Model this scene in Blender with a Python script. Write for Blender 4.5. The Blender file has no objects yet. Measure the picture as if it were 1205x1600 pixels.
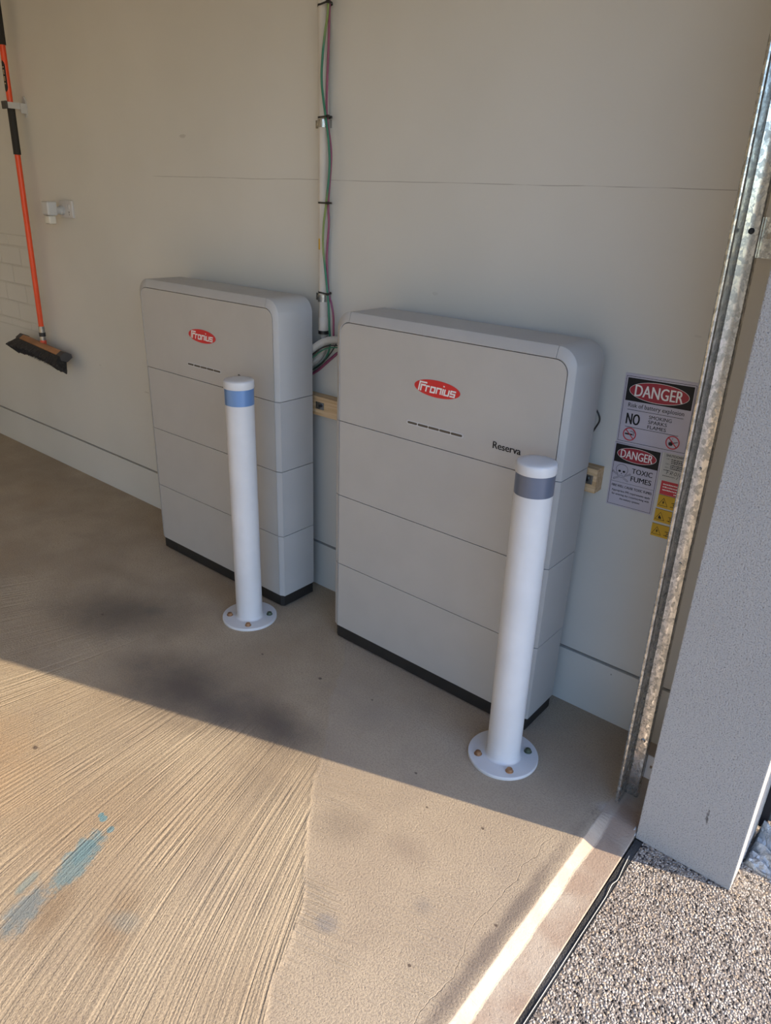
import bpy, bmesh, math, random
from mathutils import Vector, Matrix
random.seed(7)
C = bpy.context.scene.collection
scene = bpy.context.scene
PI = math.pi

# ------------------------------------------------------------------ camera, light, exposure
cam_d = bpy.data.cameras.new('camera')
cam = bpy.data.objects.new('camera', cam_d); C.objects.link(cam)
RIGHT = Vector((0.767700257408236, 0.6398633011538833, 0.0348033132252068))
DOWN = Vector((0.28076720697511803, -0.2870465910105493, -0.9158460733522743))
FWD = Vector((-0.5760261194272255, 0.71286689530644, -0.400018373717725))
M = Matrix.Identity(4)
for i, col in enumerate((RIGHT, -DOWN, -FWD)):
    for r in range(3): M[r][i] = col[r]
M.translation = Vector((1.54462, -1.86667, 1.48182))
cam.matrix_world = M
cam_d.sensor_fit = 'VERTICAL'; cam_d.sensor_height = 36; cam_d.lens = 25.187
cam_d.clip_start = 0.02
scene.camera = cam

SUN_DIR = Vector((-0.945, -0.328, -0.34)).normalized()     # direction the light travels
sun_d = bpy.data.lights.new('sun', 'SUN'); sun_d.energy = 6.5; sun_d.angle = math.radians(0.55)
sun_d.color = (1.0, 0.815, 0.58)
sun = bpy.data.objects.new('sun', sun_d); C.objects.link(sun)
sun.rotation_euler = SUN_DIR.to_track_quat('-Z', 'Y').to_euler()

w = bpy.data.worlds.new('world'); scene.world = w; w.use_nodes = True
wn = w.node_tree.nodes; wl = w.node_tree.links
bg = wn['Background']; sky = wn.new('ShaderNodeTexSky')
sky.sky_type = 'NISHITA'; sky.sun_disc = False; sky.sun_elevation = math.radians(19)
sky.sun_rotation = math.atan2(0.945, 0.328)
sky.air_density = 1.0; sky.dust_density = 0.8; sky.ozone_density = 1.0
tint = wn.new('ShaderNodeMix'); tint.data_type = 'RGBA'; tint.blend_type = 'MULTIPLY'; tint.inputs[0].default_value = 1
wl.new(sky.outputs[0], tint.inputs[6]); tint.inputs[7].default_value = (0.87, 0.95, 1.17, 1)
wl.new(tint.outputs[2], bg.inputs[0]); bg.inputs[1].default_value = 0.34

vs = scene.view_settings
vs.view_transform = 'Standard'; vs.look = 'None'; vs.gamma = 1; vs.use_curve_mapping = False
vs.exposure = 0.56

# ------------------------------------------------------------------ material helpers
class Mat:
    def __init__(s, name, rough=0.6, metal=0.0, spec=0.5):
        s.m = bpy.data.materials.new(name); s.m.use_nodes = True
        s.t = s.m.node_tree; s.n = s.t.nodes; s.l = s.t.links
        s.b = s.n['Principled BSDF']
        s.b.inputs['Roughness'].default_value = rough
        s.b.inputs['Metallic'].default_value = metal
        s.b.inputs['Specular IOR Level'].default_value = spec
        s.tc = s.n.new('ShaderNodeTexCoord')
        s.obj = s.tc.outputs['Object']
    def put(s, sock, v):
        if isinstance(v, (int, float)): sock.default_value = v
        elif isinstance(v, (tuple, list)):
            sock.default_value = (*v, 1) if len(v) == 3 and len(sock.default_value) == 4 else v
        else: s.l.new(v, sock)
    def math(s, op, a, b=0.0, c=0.0, clamp=False):
        n = s.n.new('ShaderNodeMath'); n.operation = op; n.use_clamp = clamp
        s.put(n.inputs[0], a); s.put(n.inputs[1], b); s.put(n.inputs[2], c); return n.outputs[0]
    def xyz(s, v=None):
        n = s.n.new('ShaderNodeSeparateXYZ'); s.l.new(v or s.obj, n.inputs[0]); return n.outputs
    def comb(s, x, y, z):
        n = s.n.new('ShaderNodeCombineXYZ')
        for i, v in enumerate((x, y, z)): s.put(n.inputs[i], v)
        return n.outputs[0]
    def mapv(s, scale=(1, 1, 1), rot=(0, 0, 0), loc=(0, 0, 0), v=None):
        n = s.n.new('ShaderNodeMapping'); s.l.new(v or s.obj, n.inputs[0])
        n.inputs['Scale'].default_value = scale; n.inputs['Rotation'].default_value = rot; n.inputs['Location'].default_value = loc
        return n.outputs[0]
    def noise(s, scale, detail=2, rough=0.5, v=None, dist=0.0):
        n = s.n.new('ShaderNodeTexNoise'); s.l.new(v or s.obj, n.inputs['Vector'])
        n.inputs['Scale'].default_value = scale; n.inputs['Detail'].default_value = detail
        n.inputs['Roughness'].default_value = rough; n.inputs['Distortion'].default_value = dist
        return n.outputs[0]
    def voro(s, scale, feat='F1', v=None, out='Distance', rnd=1.0):
        n = s.n.new('ShaderNodeTexVoronoi'); n.feature = feat; s.l.new(v or s.obj, n.inputs['Vector'])
        n.inputs['Scale'].default_value = scale; n.inputs['Randomness'].default_value = rnd
        return n.outputs[out]
    def ramp(s, v, lo, hi, a=0.0, b=1.0, smooth=True):
        n = s.n.new('ShaderNodeMapRange'); n.interpolation_type = 'SMOOTHSTEP' if smooth else 'LINEAR'
        s.put(n.inputs[0], v); n.inputs[1].default_value = lo; n.inputs[2].default_value = hi
        n.inputs[3].default_value = a; n.inputs[4].default_value = b; return n.outputs[0]
    def mix(s, f, a, b, mode='MIX'):
        n = s.n.new('ShaderNodeMix'); n.data_type = 'RGBA'; n.blend_type = mode
        s.put(n.inputs[0], f); s.put(n.inputs[6], a); s.put(n.inputs[7], b); return n.outputs[2]
    def bump(s, h, dist, strength=1.0, nrm=None):
        n = s.n.new('ShaderNodeBump'); n.inputs['Distance'].default_value = dist; n.inputs['Strength'].default_value = strength
        s.put(n.inputs['Height'], h)
        if nrm is not None: s.l.new(nrm, n.inputs['Normal'])
        return n.outputs[0]
    def set(s, col=None, nrm=None, rough=None, metal=None):
        if col is not None: s.put(s.b.inputs['Base Color'], col)
        if nrm is not None: s.l.new(nrm, s.b.inputs['Normal'])
        if rough is not None: s.put(s.b.inputs['Roughness'], rough)
        if metal is not None: s.put(s.b.inputs['Metallic'], metal)
        return s.m

def plain(name, col, rough=0.55, metal=0.0, var=0.05, bscale=300, bdist=0.00008, spec=0.5):
    """flat colour with a little mottling and a fine surface grain"""
    m = Mat(name, rough, metal, spec)
    f = m.noise(9, 3)
    c = m.mix(m.ramp(f, .3, .7), tuple(x*(1-var) for x in col), tuple(min(1, x*(1+var)) for x in col))
    return m.set(c, m.bump(m.noise(bscale, 2), bdist))

# painted wall: fine roller texture, hairline joint at 1.785 m, a patch of bagged brickwork on the far left
def wall_material():
    m = Mat('painted_wall', 0.75, spec=0.25)
    x, y, z = m.xyz()
    base = m.mix(m.ramp(m.noise(1.3, 3), .3, .7), (.605, .60, .555), (.65, .645, .60))
    # hairline
    wob = m.math('MULTIPLY', m.math('SUBTRACT', m.noise(2.5, 4), .5), .012)
    dz = m.math('ABSOLUTE', m.math('SUBTRACT', m.math('ADD', z, wob), m.math('SUBTRACT', 1.5315, m.math('MULTIPLY', x, .0028))))
    line = m.ramp(dz, .0004, .0016, 1, 0)
    inx = m.math('MULTIPLY', m.ramp(x, -1.32, -1.15), m.ramp(m.noise(7, 3), .35, .55, .25, 1))
    line = m.math('MULTIPLY', m.math('MULTIPLY', line, inx), .55)
    col = m.mix(line, base, (.20, .18, .16))
    # scuffs
    for (sx, sz, rx, rz, k) in ((-1.03, 1.675, .022, .007, .35), (-.285, 1.668, .008, .014, .4), (-1.45, .60, .02, .004, .3),
                                (-1.85, .665, .012, .004, .2), (.861, .885, .002, .003, .8), (.862, .995, .0015, .003, .8),
                                (.2, 1.22, .012, .006, .15), (.95, .17, .003, .003, .8), (1.0, 1.2, .01, .004, .15)):
        d = m.math('ADD', m.math('POWER', m.math('DIVIDE', m.math('SUBTRACT', x, sx), rx), 2), m.math('POWER', m.math('DIVIDE', m.math('SUBTRACT', z, sz), rz), 2))
        d = m.math('ADD', d, m.math('MULTIPLY', m.math('SUBTRACT', m.noise(160, 2), .5), 2.2))
        col = m.mix(m.math('MULTIPLY', m.ramp(d, .5, 1.1, 1, 0), k), col, (.28, .26, .23))
    # brickwork relief, x < -2.42, z .75 .. 1.235
    n = m.n.new('ShaderNodeTexBrick'); m.l.new(m.comb(x, z, 0.0), n.inputs['Vector'])
    n.inputs['Scale'].default_value = 1.0; n.inputs['Brick Width'].default_value = .23; n.inputs['Row Height'].default_value = .0985
    n.inputs['Mortar Size'].default_value = .006; n.inputs['Mortar Smooth'].default_value = .6
    mask = m.math('MULTIPLY', m.math('MULTIPLY', m.ramp(z, .745, .75), m.ramp(z, 1.238, 1.243, 1, 0)), m.ramp(m.math('ADD', x, m.math('MULTIPLY', m.noise(6, 2), .12)), -2.44, -2.36, 1, 0))
    brick = m.math('MULTIPLY', n.outputs['Fac'], mask)
    edge = m.math('MAXIMUM', m.ramp(m.math('ABSOLUTE', m.math('SUBTRACT', z, 1.24)), .001, .004, 1, 0), m.math('MULTIPLY', m.ramp(m.math('ABSOLUTE', m.math('SUBTRACT', z, .748)), .001, .005, 1, 0), .7))
    edge = m.math('MULTIPLY', edge, m.ramp(x, -2.42, -2.36, 1, 0))
    col = m.mix(m.math('MULTIPLY', edge, .35), col, (.30, .28, .24))
    col = m.mix(m.math('MULTIPLY', brick, .13), col, (.40, .38, .34))
    h = m.math('ADD', m.math('MULTIPLY', m.noise(240, 3), .05), m.math('MULTIPLY', m.noise(18, 2), .12))
    h = m.math('SUBTRACT', h, m.math('MULTIPLY', brick, .9))
    h = m.math('SUBTRACT', h, m.math('MULTIPLY', mask, .6))
    return m.set(col, m.bump(h, .003))

def concrete_material():
    m = Mat('broomed_concrete', 0.85, spec=0.25)
    x, y, z = m.xyz()
    warp = m.math('MULTIPLY', m.math('SUBTRACT', m.noise(1.5, 0), .5), .015)
    # broom strokes of the main bay, gently curved
    u = m.math('ADD', m.math('ADD', x, m.math('MULTIPLY', y, .08)), m.math('MULTIPLY', m.math('MULTIPLY', x, y), .35))
    u = m.math('ADD', u, warp)
    v1 = m.comb(m.math('MULTIPLY', u, 230), m.math('MULTIPLY', y, 1.6), 0.0)
    a1 = m.noise(1.0, 1, .5, v1)
    v1b = m.comb(m.math('MULTIPLY', u, 95), m.math('MULTIPLY', y, 1.5), 3.0)
    a2 = m.ramp(m.noise(1.0, 1, .5, v1b), .36, .44, 0, 1)
    strokes = m.math('ADD', m.math('MULTIPLY', m.ramp(a1, .36, .62), .42), m.math('MULTIPLY', m.math('MULTIPLY', a2, .62), m.ramp(m.noise(7, 2), .35, .6, .35, 1)))
    # strokes of the end strip by the door run the other way and are fainter
    uu = m.math('ADD', m.math('SUBTRACT', y, m.math('MULTIPLY', x, .30)), warp)
    v2 = m.comb(m.math('MULTIPLY', uu, 120), m.math('MULTIPLY', x, 3.0), 7.0)
    strokes2 = m.math('MULTIPLY', m.ramp(m.noise(1.0, 3, .6, v2), .4, .6), m.ramp(m.noise(3.5, 2), .42, .62, .05, .55))
    d = m.math('ADD', m.math('ADD', m.math('MULTIPLY', x, .812), m.math('MULTIPLY', y, .584)), .085)
    d = m.math('ADD', d, m.math('MULTIPLY', m.math('SUBTRACT', m.noise(5, 3), .5), .09))
    d = m.math('SUBTRACT', d, m.math('MULTIPLY', m.ramp(m.math('ABSOLUTE', m.math('ADD', y, 1.09)), 0, .17, 1, 0), .035))
    side = m.ramp(d, -.006, .006)
    strokes = m.math('ADD', m.math('MULTIPLY', strokes, m.math('SUBTRACT', 1, side)), m.math('MULTIPLY', strokes2, side))
    strokes = m.math('MULTIPLY', strokes, m.math('ADD', 1, m.math('MULTIPLY', m.math('MULTIPLY', side, m.ramp(d, .02, .22, 1, 0)), 1.3)))
    ridge = m.ramp(m.math('ABSOLUTE', d), .002, .012, 1, 0)
    amp = m.ramp(y, -.95, -.45, 1, .12)
    amp = m.math('MULTIPLY', amp, m.ramp(m.noise(2.2, 2), .3, .6, .45, 1))
    h = m.math('MULTIPLY', strokes, amp)
    h = m.math('ADD', h, m.math('MULTIPLY', ridge, .35))
    grit = m.noise(210, 3, .7)
    pits = m.ramp(m.noise(120, 3, .6), .30, .42)
    h = m.math('ADD', h, m.math('MULTIPLY', grit, .95))
    h = m.math('ADD', h, m.math('MULTIPLY', m.noise(60, 3), .2))
    h = m.math('ADD', h, m.math('MULTIPLY', pits, .3))
    # crack near the door edge
    cx = m.math('ADD', 1.045, m.math('MULTIPLY', m.math('SUBTRACT', m.noise(6, 4), .5), .10))
    crack = m.math('MULTIPLY', m.ramp(m.math('ABSOLUTE', m.math('SUBTRACT', x, cx)), -.0006, .0016, 1, 0), m.math('MULTIPLY', m.ramp(y, -.55, -.50, 1, 0), m.ramp(y, -1.9, -1.8)))
    h = m.math('SUBTRACT', h, m.math('MULTIPLY', crack, .5))
    # colour
    c = m.mix(m.ramp(m.noise(2.2, 4, .6), .3, .7), (.375, .30, .21), (.48, .395, .28))
    c = m.mix(m.math('MULTIPLY', m.ramp(m.noise(5.5, 3), .52, .72), .45), c, (.34, .275, .205))
    c = m.mix(m.math('MULTIPLY', m.ramp(m.noise(1.1, 3, .5, m.mapv(loc=(3, 1, 0))), .5, .7), .5), c, (.35, .25, .155))
    c = m.mix(m.math('MULTIPLY', m.ramp(m.noise(210, 2, .6), .40, .56, 1, 0), .42), c, (.23, .185, .14))
    c = m.mix(m.math('MULTIPLY', m.ramp(m.noise(95, 2, .6), .60, .72), .5), c, (.24, .19, .15))
    c = m.mix(m.math('MULTIPLY', side, .22), c, (.40, .35, .30))
    # grime: tyre / oil stains with their own shape
    def blob(cx, cy, rx, ry, rot, k, colr, soft=(.35, 1.15), ns=11, na=1.1):
        nonlocal c
        mv = m.mapv(loc=(0, 0, 0))
        ca, sa = math.cos(rot), math.sin(rot)
        dx = m.math('SUBTRACT', x, cx); dy = m.math('SUBTRACT', y, cy)
        px = m.math('DIVIDE', m.math('ADD', m.math('MULTIPLY', dx, ca), m.math('MULTIPLY', dy, sa)), rx)
        py = m.math('DIVIDE', m.math('SUBTRACT', m.math('MULTIPLY', dy, ca), m.math('MULTIPLY', dx, sa)), ry)
        r = m.math('SQRT', m.math('ADD', m.math('MULTIPLY', px, px), m.math('MULTIPLY', py, py)))
        r = m.math('ADD', r, m.math('MULTIPLY', m.math('SUBTRACT', m.noise(ns, 4, .65), .5), na))
        f = m.math('MULTIPLY', m.ramp(r, soft[0], soft[1], 1, 0), k)
        c = m.mix(f, c, colr)
    blob(-.70, -.68, .30, .20, .5, .75, (.12, .10, .08), (.0, 1.3), 7, .8)
    blob(-.62, -.58, .07, .05, .3, .35, (.13, .11, .09), (.1, 1.1))
    blob(-.13, -.79, .34, .17, .1, .85, (.11, .09, .075), (.0, 1.3), 8, .7)
    blob(.22, -.71, .20, .10, -.1, .8, (.11, .09, .075), (.0, 1.3), 9, .8)
    blob(.05, -.78, .12, .07, -.1, .6, (.12, .10, .085), (.0, 1.1))
    blob(-.95, -.50, .25, .06, .2, .25, (.17, .13, .09), (.0, 1.1))
    blob(-.32, -1.45, .30, .25, .2, .3, (.52, .33, .17), (.2, 1.2))
    blob(.44, -1.38, .12, .05, -1.0, .45, (.24, .165, .10), (.1, 1.2))
    blob(.30, -1.46, .10, .05, -1.0, .5, (.22, .15, .09), (.1, 1.2))
    blob(.47, -1.17, .16, .08, -1.0, .4, (.27, .22, .17), (.0, 1.2))
    blob(.36, -.90, .14, .10, -.8, .42, (.25, .20, .15), (.0, 1.2))
    blob(.78, -1.08, .035, .03, 0, .7, (.26, .24, .22), (.3, 1.1))
    blob(1.085, -.85, .022, .42, .0, .75, (.17, .14, .12), (.2, 1.3), 14, 1.2)
    blob(.62, -.86, .09, .07, .2, .5, (.22, .18, .14), (.0, 1.3), 10, .9)
    blob(.80, -.80, .07, .05, .2, .4, (.24, .19, .15), (.0, 1.3), 12, .9)
    blob(.92, -.90, .03, .03, .2, .5, (.22, .20, .18), (.0, 1.2), 20, .9)
    # blue paint stain
    blue = (.12, .23, .27)
    blob(.218, -1.350, .042, .105, .42, .72, blue, (.55, 1.0), 45, 1.5)
    blob(.205, -1.325, .022, .05, .45, .5, blue, (.6, 1.0), 60, 1.0)
    blob(.15, -1.245, .012, .012, .4, .8, (.12, .27, .32), (.7, 1.0), 60, .5)
    blob(.135, -1.243, .008, .010, .4, .8, (.12, .27, .32), (.7, 1.0), 60, .5)
    blob(.195, -1.252, .010, .013, .4, .75, (.13, .27, .32), (.7, 1.0), 60, .5)
    blob(.255, -1.50, .045, .085, .35, .7, (.14, .20, .23), (.3, 1.1), 45, 1.7)
    blob(.19, -1.46, .014, .04, .35, .5, (.15, .26, .28), (.5, 1.1), 40, .9)
    blob(.44, -1.37, .05, .03, .4, .35, (.22, .27, .27), (.2, 1.2), 25, 1.0)
    # little dark spots
    for (sx, sy, r) in ((-.228, -1.236, .011), (.652, -.581, .006), (.147, -.453, .009), (-.739, -.727, .008), (.98, -1.03, .006),
                        (.9, -.62, .006), (.35, -.42, .005), (-.1, -.49, .006), (1.07, -.83, .006), (.75, -.66, .005)):
        blob(sx, sy, r, r*.8, 0, .85, (.10, .075, .06), (.5, 1.0), 150, .9)
    # concrete beside the wall and at the rebate corner is paler with dirt on it
    blob(1.16, -.36, .07, .09, 0, .45, (.13, .11, .10), (.6, .9), 70, 2.2)
    blob(1.12, -.34, .05, .03, 0, .5, (.50, .48, .46), (.2, 1.0), 30, .8)
    # smooth trowelled lip and rebate by the door
    lip = m.ramp(x, 1.106, 1.112)
    c = m.mix(m.math('MULTIPLY', lip, .8), c, m.mix(m.ramp(m.noise(9, 4), .35, .7), (.36, .27, .21), (.48, .42, .35)))
    band = m.math('MULTIPLY', m.ramp(x, 1.109, 1.112), m.ramp(x, 1.135, 1.143, 1, 0))
    c = m.mix(m.math('MULTIPLY', band, .35), c, (.50, .44, .36))
    c = m.mix(m.math('MULTIPLY', m.math('MULTIPLY', crack, m.ramp(m.noise(14, 2), .35, .6, .15, 1)), .8), c, (.12, .10, .08))
    h = m.math('MULTIPLY', h, m.ramp(x, 1.105, 1.112, 1, .8))
    return m.set(c, m.bump(h, .0016, .9))

def aggregate_material():
    m = Mat('exposed_aggregate', 0.8, spec=0.3)
    dv = m.n.new('ShaderNodeVectorMath'); dv.operation = 'ADD'
    nz = m.n.new('ShaderNodeTexNoise'); nz.inputs['Scale'].default_value = 90
    m.l.new(m.obj, nz.inputs['Vector'])
    sc = m.n.new('ShaderNodeVectorMath'); sc.operation = 'SCALE'; sc.inputs[3].default_value = .006
    m.l.new(nz.outputs['Color'], sc.inputs[0]); m.l.new(m.obj, dv.inputs[0]); m.l.new(sc.outputs[0], dv.inputs[1])
    v = dv.outputs[0]
    dist = m.voro(175, v=v)
    cellc = m.voro(175, v=v, out='Color')
    cx = m.xyz(cellc)[0]; cy = m.xyz(cellc)[1]
    stone = m.mix(m.ramp(cx, .0, 1, smooth=False), (.20, .175, .155), (.64, .585, .52))
    stone = m.mix(m.ramp(cy, .80, .86), stone, (.05, .045, .045))
    stone = m.mix(m.math('MULTIPLY', m.ramp(cy, .10, .16, 1, 0), .8), stone, (.50, .39, .28))
    c = m.mix(m.ramp(dist, .5, .8), stone, (.20, .17, .145))
    c = m.mix(m.math('MULTIPLY', m.ramp(m.noise(3, 3), .4, .7), .3), c, (.26, .21, .17))
    h = m.math('ADD', m.ramp(dist, .1, .75, 1, 0), m.math('MULTIPLY', m.noise(500, 2), .25))
    h = m.math('MULTIPLY', h, m.ramp(cy, 0, 1, .5, 1.1))
    return m.set(c, m.bump(h, .0035, 1.0))

def render_material():
    m = Mat('textured_render', 0.9, spec=0.2)
    n1 = m.noise(300, 3, .6); n2 = m.voro(330)
    c = m.mix(m.ramp(m.noise(2, 3), .3, .7), (.445, .435, .415), (.48, .47, .45))
    c = m.mix(m.math('MULTIPLY', m.ramp(n1, .30, .48, 1, 0), .8), c, (.13, .125, .13))
    x, y, z = m.xyz()
    for (sx, sz, rx, rz) in ((1.353, .158, .0035, .020), (1.355, .140, .002, .012)):
        d = m.math('ADD', m.math('POWER', m.math('DIVIDE', m.math('SUBTRACT', x, sx), rx), 2), m.math('POWER', m.math('DIVIDE', m.math('SUBTRACT', z, sz), rz), 2))
        d = m.math('ADD', d, m.math('MULTIPLY', m.math('SUBTRACT', m.noise(120, 2), .5), 3))
        c = m.mix(m.math('MULTIPLY', m.ramp(d, .3, 1.0, 1, 0), .75), c, (.12, .11, .10))
    h = m.math('ADD', n1, m.math('MULTIPLY', n2, .5))
    return m.set(c, m.bump(h, .0022, .9))

def galv_material():
    m = Mat('galvanised_steel', 0.3, 0.95)
    cell = m.xyz(m.voro(150, v=m.mapv(scale=(1, 1, .6)), out='Color'))[0]
    cell2 = m.xyz(m.voro(260, out='Color'))[1]
    f = m.math('ADD', m.math('MULTIPLY', cell, .65), m.math('MULTIPLY', cell2, .35))
    c = m.mix(m.ramp(f, .2, .85), (.42, .43, .42), (.80, .81, .79))
    x, y, z = m.xyz()
    dirt = m.math('MULTIPLY', m.ramp(z, .0, .9, .5, .05), m.ramp(m.noise(60, 4, .7), .45, .65))
    c = m.mix(dirt, c, (.24, .20, .15))
    r = m.math('ADD', m.ramp(f, .2, .85, .26, .12), m.math('MULTIPLY', dirt, .3))
    mt = m.ramp(dirt, 0, .8, .95, .4)
    return m.set(c, m.bump(m.math('ADD', m.noise(130, 3), 0.0), .00025, .35), r, mt)

def timber_material():
    m = Mat('pine_timber', 0.7)
    v = m.mapv(scale=(3, 90, 90))
    f = m.noise(1, 4, .6, v, .4)
    c = m.mix(m.ramp(f, .35, .65), (.52, .34, .17), (.70, .52, .31))
    return m.set(c, m.bump(f, .0005))

def ribbed_material():
    m = Mat('ribbed_grey_plastic', 0.5)
    c = m.mix(m.ramp(m.noise(12, 2), .3, .7), (.50, .48, .43), (.58, .56, .51))
    return m.set(c, m.bump(m.noise(300, 2), .0001))

def bristle_material():
    m = Mat('black_bristle', 0.7)
    f = m.noise(1, 3, .6, m.mapv(scale=(420, 60, 12)))
    c = m.mix(m.ramp(f, .4, .65), (.010, .009, .009), (.045, .04, .036))
    c = m.mix(m.math('MULTIPLY', m.ramp(m.noise(220, 1), .70, .75), .8), c, (.20, .17, .13))
    return m.set(c, m.bump(f, .003, 1))

def earth_material():
    m = Mat('green_yellow_insulation', 0.45)
    z = m.xyz()[2]
    s = m.math('SINE', m.math('MULTIPLY', m.math('ADD', z, m.math('MULTIPLY', m.noise(1.2, 2), .4)), 9))
    c = m.mix(m.math('MULTIPLY', m.ramp(s, .3, .8), .6), (.03, .19, .11), (.30, .33, .06))
    return m.set(c)

def plastic_sheet_material():
    m = Mat('silver_plastic_sheet', 0.28, 0.25)
    c = m.mix(m.ramp(m.noise(20, 3), .35, .65), (.36, .36, .35), (.60, .60, .58))
    return m.set(c, m.bump(m.noise(45, 3, .6, dist=.8), .012, 1))

def scratched_white():
    m = Mat('gloss_white_paint', 0.32)
    c = m.mix(m.ramp(m.noise(8, 3), .3, .7), (.60, .61, .62), (.66, .67, .68))
    chip = m.ramp(m.noise(34, 3, .7), .73, .75)
    x, y, z = m.xyz()
    chip = m.math('MULTIPLY', chip, m.ramp(z, .86, .875))
    c = m.mix(chip, c, (.10, .09, .08))
    return m.set(c, m.bump(m.noise(55, 2), .0003, .5), .38)

MT = {}
MT['wall'] = wall_material(); MT['concrete'] = concrete_material(); MT['agg'] = aggregate_material()
MT['render'] = render_material(); MT['galv'] = galv_material(); MT['timber'] = timber_material()
MT['ribbed'] = ribbed_material(); MT['bristle'] = bristle_material(); MT['earth'] = earth_material()
MT['sheet'] = plastic_sheet_material(); MT['bollard'] = scratched_white()
MT['shell'] = plain('cabinet_shell_paint', (.44, .44, .43), .5, bscale=700, bdist=.00006, var=.02)
MT['panel'] = plain('cabinet_panel_paint', (.452, .441, .413), .55, bscale=700, bdist=.00006, var=.02)
MT['plinth'] = plain('black_plastic', (.018, .017, .016), .5, var=.2)
MT['core'] = plain('seam_shade', (.03, .03, .03), .8)  # near-black, painted in for the shadow inside the cabinet seams
MT['red'] = plain('logo_red', (.60, .02, .025), .4)
MT['white'] = plain('white_print', (.80, .78, .76), .5)
MT['ink'] = plain('black_print', (.012, .012, .013), .5, spec=.3)
MT['led'] = plain('smoked_lens', (.07, .065, .055), .25)
MT['rim'] = plain('light_grey_rim', (.52, .53, .54), .35)
MT['skytape'] = plain('sky_tinted_tape', (.16, .30, .58), .28, .3, var=.03)  # blue sky reflection put into the base colour of the left band
MT['tape'] = plain('grey_reflective_tape', (.15, .18, .25), .28, .35, var=.03)
MT['bolt'] = plain('rusty_zinc', (.30, .17, .09), .5, .6, var=.35)
MT['boltg'] = plain('green_tarnished_bolt', (.10, .13, .09), .5, .6, var=.35)
MT['caulk'] = plain('white_sealant', (.62, .64, .66), .4)
MT['gap'] = plain('recessed_joint_mortar', (.26, .24, .215), .9, bscale=120, bdist=.002)
MT['gaplight'] = MT['gap']
MT['pipe'] = plain('grey_conduit_plastic', (.60, .575, .52), .45)
MT['pink'] = plain('pink_cable_jacket', (.26, .065, .13), .4)
MT['zip'] = plain('black_nylon', (.012, .012, .012), .4)
MT['bright'] = plain('bright_zinc', (.40, .41, .41), .25, .95, var=.2, bscale=90, bdist=.0006)
MT['yellow'] = plain('yellow_label', (.62, .38, .015), .45)
MT['signred'] = plain('sign_red', (.34, .022, .04), .45)
MT['labelred'] = plain('label_red', (.52, .03, .045), .45)
MT['sign'] = plain('sign_white', (.50, .48, .55), .4)
MT['label'] = plain('label_white', (.50, .50, .47), .5)
MT['orange'] = plain('orange_paint', (.78, .075, .015), .35)
MT['grip'] = plain('dark_foam_grip', (.022, .021, .019), .8, bscale=400, bdist=.0006)
MT['wood'] = plain('varnished_wood', (.36, .17, .075), .5, var=.25)
MT['bumper'] = plain('grey_rubber_bumper', (.055, .052, .05), .6)
MT['outlet'] = plain('white_outlet_plastic', (.60, .59, .58), .4)
MT['device'] = plain('pale_grey_device_plastic', (.50, .51, .51), .35)
MT['foam'] = plain('black_foam', (.05, .05, .05), .95, bscale=260, bdist=.003, var=.4)
MT['string'] = plain('white_string', (.7, .68, .62), .7)
MT['boxgrey'] = plain('grey_cladding', (.16, .16, .15), .6)
MT['blackgap'] = plain('dark_gap_black', (.012, .010, .012), .6)  # black that stands for the shaded gap beside the cladding
MT['ceiling'] = plain('ceiling_paint', (.70, .71, .70), .9)
MT['orangemark'] = plain('orange_mark', (.65, .09, .04), .4)
MT['clear'] = plain('translucent_cover', (.62, .60, .53), .15, spec=.8)

# ------------------------------------------------------------------ mesh helpers
def link(name, bm, mat, parent=None, smooth=False, loc=None):
    bmesh.ops.recalc_face_normals(bm, faces=bm.faces)
    me = bpy.data.meshes.new(name); bm.to_mesh(me); bm.free()
    if smooth:
        for p in me.polygons: p.use_smooth = True
        try: me.set_sharp_from_angle(angle=math.radians(38))
        except Exception: pass
    me.materials.append(mat)
    o = bpy.data.objects.new(name, me); C.objects.link(o)
    if parent is not None: o.parent = parent
    if loc: o.location = loc
    return o

def tag(o, label=None, cat=None, group=None, kind=None):
    if label: o['label'] = label
    if cat: o['category'] = cat
    if group: o['group'] = group
    if kind: o['kind'] = kind
    return o

def empty(name, loc, label, cat, group=None, rz=0):
    o = bpy.data.objects.new(name, None); C.objects.link(o); o.empty_display_size = .05
    o.location = loc; o.rotation_euler[2] = rz
    return tag(o, label, cat, group)

def dup(root, loc, label, rot=None):
    r = root.copy(); C.objects.link(r); r.location = loc; r['label'] = label
    if rot is not None: r.rotation_euler = rot
    for ch in list(root.children):
        c = ch.copy(); C.objects.link(c); c.parent = r
        for g in list(ch.children):
            d = g.copy(); C.objects.link(d); d.parent = c
    return r

def box(bm, a, b, bev=0.0, seg=2):
    vs_ = [bm.verts.new((x, y, z)) for z in (a[2], b[2]) for y in (a[1], b[1]) for x in (a[0], b[0])]
    idx = [(0, 2, 3, 1), (4, 5, 7, 6), (0, 1, 5, 4), (2, 6, 7, 3), (0, 4, 6, 2), (1, 3, 7, 5)]
    fs = [bm.faces.new([vs_[i] for i in f]) for f in idx]
    if bev > 0:
        es = list({e for f in fs for e in f.edges})
        bmesh.ops.bevel(bm, geom=es, offset=bev, segments=seg, profile=.6, affect='EDGES')
    return vs_

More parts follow.
